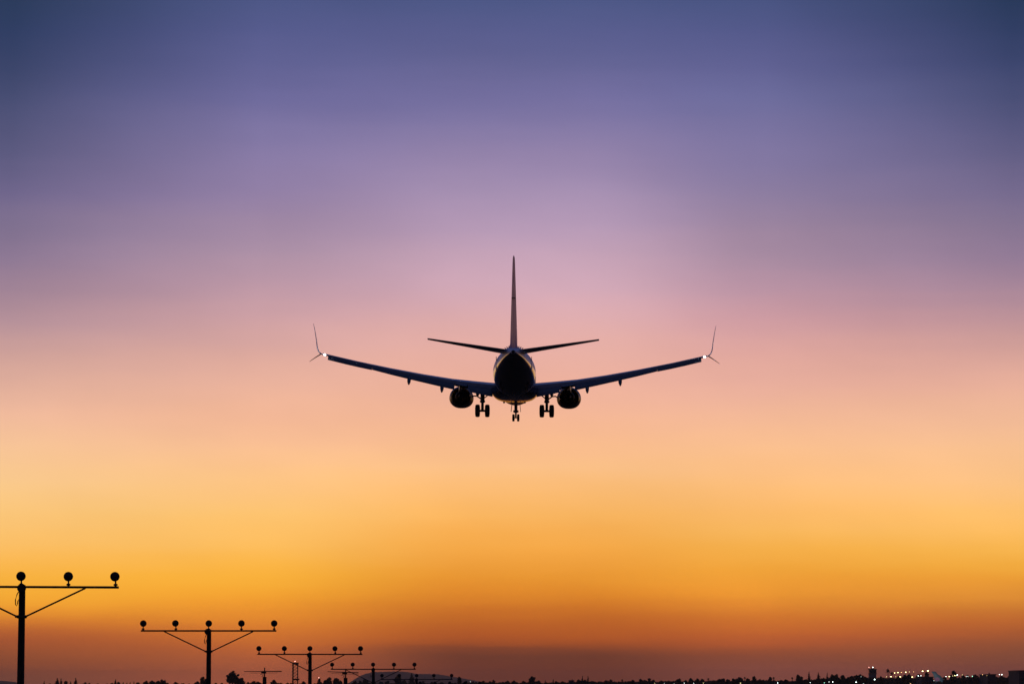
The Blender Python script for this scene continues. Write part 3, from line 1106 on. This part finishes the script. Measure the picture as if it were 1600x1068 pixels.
SPEC = [
    (69, 1064, 1.6, 'spire', 2000), (78, 1067, 2.2, 'round', 2000), (89.4, 1060, 3.6, 'spire', 1900), (95.5, 1060.5, 2.0, 'spire', 1900), (103, 1063, 2.6, 'round', 1950),
    (110.3, 1064.6, 2.0, 'spire', 1950), (118.2, 1059.4, 2.8, 'spire', 1900), (131.5, 1064.8, 6, 'round', 2000), (139.5, 1066, 2.4, 'round', 2000),
    (153, 1067, 4, 'round', 2100), (168, 1067, 3, 'round', 2100), (175, 1065.8, 2.6, 'round', 2000), (180.5, 1061.2, 2.6, 'spire', 1900), (185, 1064.5, 2.2, 'round', 1950),
    (192.5, 1066, 2.2, 'spire', 2000), (198.5, 1066.3, 1.8, 'spire', 2000), (203.5, 1065.5, 1.8, 'spire', 2000), (209.4, 1064.8, 1.4, 'spire', 2000),
    (215.8, 1065, 2.4, 'round', 2000), (228.5, 1062.6, 4, 'round', 1850), (237.5, 1062.3, 4.2, 'round', 1850), (247.5, 1062.4, 4.5, 'round', 1800), (254, 1060.4, 5.5, 'round', 1800),
    (262, 1066, 3, 'round', 1900), (274, 1064.4, 5.2, 'round', 1900), (286, 1066.5, 3, 'round', 1950), (296, 1067, 3, 'round', 2000), (307.5, 1063.4, 4.2, 'round', 1850),
    (318.5, 1056.2, 5.2, 'round', 1750), (337, 1066.2, 3.4, 'round', 1950), (346, 1065.8, 3.2, 'round', 1900), (376.5, 1057.6, 6, 'round', 1800), (387, 1064.5, 3.6, 'round', 1900),
    (397, 1062.4, 7.5, 'round', 1850), (404, 1064, 4, 'round', 1850), (429.6, 1060.8, 6.8, 'round', 1800), (440, 1065.5, 4, 'round', 1900), (449, 1065.7, 4, 'round', 1950),
    (455, 1066, 3, 'round', 1950), (473.5, 1063.2, 5.6, 'round', 1850), (499, 1059.2, 4.4, 'spire', 1700), (508.5, 1061, 3, 'round', 2000), (514.8, 1057.2, 3.6, 'round', 2000),
    (525.2, 1058.2, 4.4, 'round', 2000), (532, 1062, 3, 'round', 2000), (554.5, 1062.6, 3.2, 'round', 2100), (563, 1062.2, 4, 'round', 2500), (571, 1059.6, 4.5, 'round', 2600),
    (596, 1063.5, 6, 'round', 2600), (606, 1062, 5, 'round', 2600), (622, 1052.6, 5, 'round', 2700), (632, 1061, 5, 'round', 2600), (643.5, 1052.8, 4.5, 'spire', 2700), (660, 1062.5, 6, 'round', 2600),
    (675, 1064, 5, 'round', 2500), (690, 1064.5, 5, 'round', 2500), (718, 1056.2, 3, 'round', 2400), (729, 1062.4, 4, 'round', 2400), (739, 1063.4, 3.4, 'round', 2400),
    (755, 1062.4, 4.5, 'round', 2200), (765, 1063.2, 4, 'round', 2200), (771, 1061.3, 2.6, 'round', 2200), (785.5, 1064, 4, 'round', 2200), (792.5, 1062.4, 4.5, 'round', 2150), (804, 1062, 5.5, 'round', 2150),
    (817.5, 1062.7, 4, 'round', 2200), (831, 1055.4, 4.6, 'round', 2000), (841, 1062, 5, 'round', 2200), (852, 1063, 1.8, 'spire', 2200), (864.4, 1061.3, 2.2, 'spire', 2100),
    (869, 1063, 3, 'round', 2100), (878.5, 1063.3, 2.6, 'round', 2100), (904.5, 1060.4, 3.2, 'round', 2100), (909.8, 1056.4, 2.2, 'spire', 2000), (913.5, 1061, 3, 'round', 2050),
    (918.7, 1056.8, 2.2, 'spire', 2000), (926, 1063, 2.2, 'round', 2100), (947, 1061.6, 4, 'round', 2200), (953.5, 1060.2, 5.4, 'round', 2200), (967, 1063.5, 2.4, 'round', 2200), (972.3, 1059.6, 1.7, 'palm', 2300),
    (984, 1063, 4, 'round', 2200), (989, 1061.2, 3.6, 'round', 2200), (1001.2, 1059.6, 2.2, 'round', 2100), (1008, 1061, 4.5, 'round', 2150), (1014.5, 1058.8, 2.0, 'round', 2100), (1020, 1060.8, 4, 'round', 2150),
    (1033, 1062, 5, 'round', 2200), (1044, 1062.2, 5, 'round', 2200), (1061, 1058.8, 3.8, 'round', 2100), (1071, 1061.4, 3.6, 'round', 2150), (1079.5, 1058.2, 4, 'round', 2100), (1089.5, 1058.8, 4, 'round', 2100),
    (1097, 1059.4, 3, 'round', 2100), (1106.7, 1057.6, 1.8, 'palm', 2300), (1115, 1061.5, 3, 'round', 2200), (1124, 1059.4, 4, 'round', 2150), (1130, 1058.6, 4, 'round', 2150), (1137, 1060, 3.2, 'round', 2150),
    (1147, 1058.6, 5, 'round', 2100), (1155, 1056.4, 6.5, 'round', 2100), (1163.7, 1055.8, 1.7, 'palm', 2500), (1168.5, 1058.4, 3, 'round', 2150), (1178.8, 1055.4, 3.2, 'round', 2050), (1187, 1060, 4, 'round', 2150),
    (1193, 1060.8, 3.2, 'round', 2150), (1202.6, 1056.3, 3.2, 'round', 2100), (1208.7, 1056, 1.8, 'palm', 2200), (1219, 1062, 3.2, 'round', 2200), (1228, 1060, 4, 'round', 2150), (1237.6, 1056, 1.8, 'palm', 2300),
    (1247, 1052.8, 3.2, 'round', 2000), (1252, 1055.8, 2.6, 'round', 2000), (1259, 1060, 4, 'round', 2100), (1264, 1050.2, 2.8, 'spire', 1950), (1272, 1061, 4, 'round', 2100), (1278.6, 1051.2, 3.6, 'spire', 1950),
    (1286, 1058, 4, 'round', 2100), (1292.4, 1051.5, 2.6, 'spire', 1950), (1301, 1052.4, 3.6, 'round', 2000), (1307.5, 1052.2, 4.2, 'round', 2000), (1316.5, 1053.4, 4, 'round', 2000), (1324, 1057, 4, 'round', 2050),
    (1331, 1055, 3.6, 'round', 2050), (1338, 1053.4, 3.4, 'round', 2050), (1345.5, 1052.4, 4, 'round', 2050), (1352, 1056.2, 3.2, 'round', 2050), (1377, 1055.5, 3.4, 'round', 2200), (1387.5, 1042.6, 3.4, 'palm', 2100),
    (1393.6, 1047.6, 2.6, 'palm', 2150), (1404, 1055, 4, 'round', 2200), (1413.5, 1053.2, 3.8, 'round', 2200), (1420.5, 1051.8, 3.8, 'round', 2200), (1435, 1052, 4.2, 'round', 2200), (1448, 1048.8, 3.4, 'round', 2200),
    (1476, 1056.5, 3, 'round', 2200), (1489.4, 1046.6, 4.8, 'round', 2100), (1504, 1054, 4, 'round', 2300), (1513, 1053.2, 4.5, 'round', 2300), (1524, 1052.4, 5, 'round', 2300), (1534, 1053.6, 4, 'round', 2300),
    (1566, 1054.4, 5, 'round', 2300), (1577, 1054.6, 4, 'round', 2300),
]
for i, (px, py, hw, kind, D) in enumerate(SPEC):
    tree(px, py, hw, kind, D, i)
BIG = tree(363.5, 1046.8, 8.4, 'round', 1750, 401,
           [(0, .62, .38), (-.3, .30, .44), (.25, .28, .46), (-.55, -.05, .42), (.05, -.1, .5), (.55, -.1, .42), (.9, .28, .18), (-.9, .15, .14), (.0, -.55, .6), (.95, -.5, .4), (-.6, -.6, .4)])

# labels: each tree is told from the others by its kind, size and what it stands between
LM = [(0, 33, 'left of the nearest light pole'), (33, 120, 'just right of the nearest light pole'), (120, 222, 'midway between the two nearest light poles'),
      (222, 326, 'just left of the second light pole'), (326, 413, 'between the second light pole and the first crossarm pole'),
      (413, 461, 'between the first crossarm pole and the lattice tower'), (461, 540, 'between the lattice tower and the second crossarm pole'),
      (540, 583, 'left of the fourth light pole below the hill'), (583, 651, 'between the fourth and fifth light poles below the hill'), (651, 745, 'right of the fifth light pole below the hill slope'),
      (745, 825, 'under the left side of the airliner'), (825, 900, 'under the right engine of the airliner'), (900, 1000, 'under the inner right wing of the airliner'),
      (1000, 1100, 'under the outer right wing of the airliner'), (1100, 1180, 'just right of the right wingtip'), (1180, 1258, 'left of the three pointed conifers'),
      (1258, 1298, 'around the three pointed conifers'), (1298, 1357, 'left of the control tower'), (1357, 1400, 'right of the control tower'),
      (1400, 1455, 'among the yellow lights left of the parked tail fin'), (1455, 1541, 'right of the parked tail fin'), (1541, 1600, 'beside the terminal at far right')]
ORD = ['first', 'second', 'third', 'fourth', 'fifth', 'sixth', 'seventh', 'eighth', 'ninth', 'tenth', 'eleventh', 'twelfth', 'thirteenth']
KN = {'round': 'bushy tree', 'spire': 'pointed conifer', 'palm': 'palm tree'}
for a, b, where in LM:
    for kind in KN:
        seg = sorted([t for t in TREES if a <= t[0] < b and t[3] == kind and t[4] is not BIG], key=lambda q: q[0])
        for j, t in enumerate(seg):
            if len(seg) == 1:
                t[4]['label'] = f'only {KN[kind]} {where}'
            else:
                t[4]['label'] = f'{ORD[j]} {KN[kind]} from left, {where}'
BIG['label'] = 'largest bushy tree on the skyline, right of the second light pole'

# low far-off wood that reads as one dark band
rnd = random.Random(99)
wd = MB()
prof = [(0, 1070), (60, 1069), (200, 1068.6), (300, 1068.5), (480, 1067), (560, 1066.5), (700, 1066.5), (745, 1065), (780, 1065.5), (880, 1065.5), (900, 1064), (960, 1064),
        (1060, 1063), (1180, 1062), (1230, 1062.5), (1260, 1062), (1300, 1058), (1370, 1058), (1400, 1058.5), (1453, 1058), (1458, 1064), (1474, 1064), (1480, 1057.6), (1600, 1057)]
px = -20
while px < 1625:
    D = rnd.uniform(2350, 2550)
    top = at(px, interp(prof, px) + rnd.uniform(-.5, 1.2), D).z
    x = (px - 800) / F * D
    w_ = rnd.uniform(1.6, 3.2)
    core(wd, (x, D, top * .5), (w_ * 1.25, w_, top * .62), rnd)
    leafball(wd, (x, D, top * .62), (w_, w_, top * .40), 26, .42, rnd)
    px += rnd.uniform(1.6, 3.2)
tag(wd.build('distant_wood', 'leaf', None, False), 'low dark band of far-off trees along the whole horizon', 'wood', kind='stuff')

# ------------------------------------------------------------------ control tower
D = 3300
k = D / F
p = at(1363, 1043, D)
t = empty('control_tower', (p.x, D, 0), 'square dark control tower with two lights on its flat roof', 'tower')
H = p.z
MB().box((0, 0, (H - 6.2) / 2), (7.0, 7.0, H - 6.2)).build('shaft', 'concrete', t)
MB().box((0, 0, H - 5.9), (8.4, 8.4, .6)).build('walkway', 'concrete', t)
cab = MB()
cab.box((0, 0, H - 3.6), (7.6, 7.6, 4.0), None, 1.0)
cab.build('cab', 'glass', t)
MB().box((0, 0, H - 1.2), (8.2, 8.2, .8)).build('roof', 'roof', t)
MB().box((0, 0, H - 9.4), (8.2, 8.2, .6)).build('walkway', 'concrete', t)
MB().box((.3, 0, H - .4), (3.2, 3.2, .8)).build('roof_box', 'roof', t)
for dx, m_ in ((-3.7, 'lr'), (.4, 'lwb')):
    MB().tube([(dx, -1.7, H - .9), (dx, -1.7, H + .6)], .1, 6).build('lamp_stem', 'steel', t)
    MB().sphere((dx, -1.7, H + .9), .42).build('roof_lamp', m_, t)

# ------------------------------------------------------------------ low buildings
def building(name, x0, x1, py, D, label, depth=30, wins=6, parapet=.5):
    a, b = at(x0, py, D), at(x1, py, D)
    w_ = b.x - a.x
    t = empty(name, ((a.x + b.x) / 2, D + depth / 2, 0), label, 'building')
    H = a.z
    MB().box((0, 0, (H - .6) / 2), (w_, depth, H - .6)).build('wall', 'wall', t)
    MB().box((0, 0, H - .3), (w_ + .8, depth + .8, .6)).build('roof', 'roof', t)
    MB().box((w_ * .2, 0, H + .5), (w_ * .12, 3, 1.0)).build('roof_unit', 'roof', t)
    for i in range(wins):
        f = MB()
        x = -w_ / 2 + w_ * (i + .5) / wins
        f.box((x, -depth / 2 - .02, H * .55), (w_ / wins * .6, .16, 1.5))
        f.build('window', 'glass', t)
    return t


building('warehouse', 889.5, 896.5, 1061.8, 2300, 'tiny flat-roofed building breaking the tree line below the right wing', 20, 3)
building('terminal', 1543.5, 1556, 1052.2, 2250, 'low flat-roofed building between lamps near the right edge', 40, 6)
building('hangar', 1592.2, 1640, 1046.2, 1900, 'tall dark block at the right picture edge', 40, 6)
building('shed', 1440, 1458, 1056.2, 2150, 'long low flat-roofed building directly left of the parked tail fin', 30, 5)

# ------------------------------------------------------------------ parked aeroplane, only its tail clears the dark foreground
D = 2450
k = D / F
ft = at(1458, 1048, D)
tail = empty('parked_airplane', (ft.x - 1.2, D, 0), 'parked airplane whose floodlit tail fin with pink patch rises over the dark band', 'airplane')


def LP(s, y, z):   # s metres forward (to the right) of the fin tip
    return Vector((s, y, z))


pf = MB()
rings = []
for s, w_, zt, zb in ((1.2, .2, 4.9, 4.5), (2.5, .7, 5.2, 3.7), (4, 1.3, 5.4, 2.5), (8, 1.8, 5.45, 1.7), (12, 1.88, 5.45, 1.45), (30, 1.88, 5.45, 1.45), (33, 1.6, 5.1, 1.6), (35, 1.0, 4.3, 1.9), (36.2, .1, 3.2, 3.0)):
    rings.append([LP(s, w_ * math.cos(2 * PI * k_ / 20), (zt + zb) / 2 + (zt - zb) / 2 * math.sin(2 * PI * k_ / 20)) for k_ in range(20)])
pf.loft(rings, True, True).build('fuselage', 'white', tail)
fz = ft.z
q = MB()
rings = []
for u, s0, s1, th in ((4.6, 3.3, 12.0, .42), (7.5, 2.9, 10.2, .36), (9.6, 2.1, 8.7, .3), (11.6, 1.6, 6.9, .26), (12.6, 1.2, 4.9, .22), (14.6, .0, 3.4, .14), (fz, -.3, 2.6, .06)):
    rings.append([LP(s1, 0, u), LP(s1 * .7 + s0 * .3, th, u), LP(s0, .02, u), LP(s1 * .7 + s0 * .3, -th, u)])
q.loft(rings, True, True).build('fin', 'tailpaint', tail)
MB().loft([[LP(x, -.46, z) for x, z in ((2.9, 7.6), (5.7, 7.6), (6.2, 9.4), (4.4, 10.5), (2.3, 9.9))], [LP(x, -.30, z) for x, z in ((2.9, 7.6), (5.7, 7.6), (6.2, 9.4), (4.4, 10.5), (2.3, 9.9))]], True, False).build('tail_marking', 'pink', tail)
for sy in (-1, 1):
    MB().loft([[LP(1.5, sy * .6, 4.6), LP(5.0, sy * .6, 4.6), LP(5.0, sy * .6, 4.8), LP(1.5, sy * .6, 4.8)], [LP(.2, sy * 6.5, 5.3), LP(1.6, sy * 6.5, 5.3), LP(1.6, sy * 6.5, 5.4), LP(.2, sy * 6.5, 5.4)]]).build('tailplane', 'wing', tail)
    MB().loft([[LP(14, sy * 1.5, 2.2), LP(21, sy * 1.5, 2.2), LP(21, sy * 1.5, 2.8), LP(14, sy * 1.5, 2.8)], [LP(11, sy * 16.5, 3.8), LP(12.6, sy * 16.5, 3.8), LP(12.6, sy * 16.5, 3.95), LP(11, sy * 16.5, 3.95)]]).build('wing', 'wing', tail)
    MB().lathe([(-2, .75), (0, 1.0), (1.5, .9)], LP(18.5, sy * 4.8, 1.5), 'x', 18).build('engine', 'cowl', tail)
    MB().lathe([(-.2, .5), (.2, .5)], LP(16.5, sy * 2.8, .5), 'x', 14).build('wheel', 'tyre', tail)
    MB().tube([LP(16.5, sy * 2.8, .5), LP(16.5, sy * 2.6, 2.3)], .12, 6).build('gear_strut', 'metal', tail)
MB().tube([LP(32, 0, .35), LP(32, 0, 1.8)], .1, 6).build('nose_gear', 'metal', tail)

# ------------------------------------------------------------------ lamps across the airfield and car parks
LAMPS = [  # px, py, radius px, material, dist, description
    (735, 1064, .55, 'lw', 2050), (1023, 1066.6, .5, 'ly', 2000), (1038, 1066.8, .45, 'lw', 2000), (1053, 1066.8, .45, 'lw', 2000), (1069.3, 1066.2, .75, 'lw', 2000), (1084, 1066.4, .6, 'lw', 2000),
    (1099.3, 1066, .65, 'ly', 2000), (1157, 1066.3, .8, 'ly', 1900), (1215, 1066, .95, 'lwb', 1900), (1266, 1065.6, .85, 'lw', 1850), (1288, 1065.8, .9, 'lg', 1850), (1295.3, 1064.4, .7, 'lw', 1850),
    (1301, 1064.4, 1.1, 'lwb', 1850), (1337.6, 1064.8, 1.3, 'lwb', 1850), (1345.2, 1056.6, .5, 'lw', 1850), (1349, 1067.2, .7, 'lw', 1850), (1366.5, 1060.6, 1.5, 'lwb', 1850), (1422.5, 1066.6, .8, 'lo', 1850),
    (1385, 1056.4, .7, 'ly', 1900), (1392, 1056.2, 1.1, 'lyb', 1900), (1399.5, 1056.5, .6, 'ly', 1900), (1406.5, 1056.4, 1.1, 'lyb', 1900), (1425.3, 1056.8, 1.1, 'lyb', 1900), (1434.7, 1055, 1.0, 'lwb', 1900),
    (1439, 1054.8, .75, 'lwb', 1900), (1397.8, 1050.4, .9, 'lyb', 2000), (1403, 1049.9, 1.0, 'lyb', 2000), (1408.3, 1049.7, .95, 'lo', 2000), (1415.2, 1049.3, 1.1, 'lyb', 2000), (1421, 1048.9, .7, 'ly', 2000),
    (1427.4, 1048.6, .7, 'lo', 2000), (1441.5, 1047.6, 1.3, 'lyb', 2000), (1449.8, 1047.1, 1.5, 'lyb', 2000), (1459.2, 1062.4, .6, 'lw', 2000), (1478, 1056, .9, 'lwb', 2000), (1483.2, 1056, .95, 'lyb', 2000),
    (1488.5, 1055.2, .6, 'ly', 2000), (1492, 1054.4, .9, 'lyb', 2000), (1495.6, 1053.8, 1.5, 'lwb', 2000), (1503.5, 1053.4, .65, 'ly', 2000), (1509.6, 1056, .7, 'lw', 2000), (1512.2, 1056, .7, 'lw', 2000),
    (1519.2, 1055.6, 1.1, 'lg', 2000), (1535, 1053.1, .85, 'lo', 2000), (1542, 1054.2, .5, 'lo', 2000), (1561.4, 1053.1, .9, 'lwb', 2000), (1565.2, 1053, 1.2, 'lwb', 2000), (1579.5, 1054.8, .8, 'ly', 2000),
    (1582, 1054.6, .7, 'ly', 2000), (1585, 1052.6, .85, 'lwb', 2000)]
LSEG = [(700, 800, 'near the tree line at the foot of the hill'), (1000, 1110, 'low under the right wing tip'), (1110, 1240, 'low, right of the wingtip'),
        (1240, 1290, 'beside the three pointed conifers'), (1290, 1320, 'low, just right of the pointed conifers'), (1320, 1356, 'low, left of the control tower'), (1356, 1380, 'on the foot of the control tower'),
        (1380, 1428, 'between the palm and the parked tail fin'), (1428, 1470, 'just left of the parked tail fin'), (1470, 1500, 'under the round tree by the tail fin'),
        (1500, 1545, 'left of the low terminal roof'), (1545, 1600, 'between terminal and right edge block')]
CN = {'lw': 'white', 'lwb': 'bright white', 'ly': 'yellow', 'lyb': 'bright yellow', 'lo': 'orange', 'lg': 'green', 'lr': 'red'}
used = {}
for px, py, rp, m_, D in LAMPS:
    p = at(px, py, D)
    k = D / F
    wide = m_ in ('lyb',)
    where = [w for a, b, w in LSEG if a <= px < b][0]
    row = 'upper ' if (1380 < px < 1458 and py < 1052) else ''
    key = (row, CN[m_], where)
    n = used.get(key, 0)
    used[key] = n + 1
    t = empty('floodlight', (p.x, D, 0), None, 'floodlight', 'lights of the far airfield')
    t['_k'] = '|'.join(key)
    t['_n'] = n
    MB().tube([(0, 0, 0), (0, 0, p.z)], [.13, .08], 6).build('mast', 'steel', t)
    h = MB()
    r_ = rp * k * .52
    h.sphere((0, -.25, p.z), (r_ * (1.6 if wide else 1), r_ * .6, r_ * (.75 if wide else 1)), 10, 6)
    h.build('lamp', m_, t)
    MB().box((0, .2, p.z + r_ * .2), (r_ * 1.6, .3, r_ * 1.3)).build('lamp_housing', 'lamp', t)
for o in list(bpy.data.objects):
    if '_k' in o:
        row, cn, where = o['_k'].split('|')
        tot = used[(row, cn, where)]
        nm = ('' if tot == 1 else ORD[o['_n']] + ' ')
        o['label'] = f'{nm}{row}{cn} mast lamp{"" if tot == 1 else ", from left,"} {where}'
        del o['_k'], o['_n']
# the apron floodlight that lights the parked tail
sp = bpy.data.lights.new('apron_floodlight', 'SPOT')
sp.energy = 5000
sp.spot_size = R(35)
sp.color = (.75, .95, 1)
so = bpy.data.objects.new('apron_floodlight', sp)
col.objects.link(so)
so.location = (tail.location.x - 8, D - 30 + 450, 14)
so.location = (tail.location.x + 6, 2450 - 32, 12)
so.rotation_euler = (Vector((tail.location.x + 3, 2450, 8)) - so.location).to_track_quat('-Z', 'Y').to_euler()

# ------------------------------------------------------------------ haze
hz = MB()
hz.box((0, 0, (HZ_TOP - 1) / 2), (2 * HZ_R, 2 * HZ_R, HZ_TOP + 1))
hm = bpy.data.materials.new('evening_haze')
hm.use_nodes = True
nt = hm.node_tree
nt.nodes.clear()
vo = nt.nodes.new('ShaderNodeVolumePrincipled')
vo.inputs['Color'].default_value = (.92, .70, .50, 1)
vo.inputs['Density'].default_value = HZ_D
vo.inputs['Anisotropy'].default_value = .3
ou = nt.nodes.new('ShaderNodeOutputMaterial')
nt.links.new(vo.outputs[0], ou.inputs['Volume'])
haze = hz.build('haze', hm)
tag(haze, 'thin evening haze over the whole airfield', 'haze', kind='stuff')
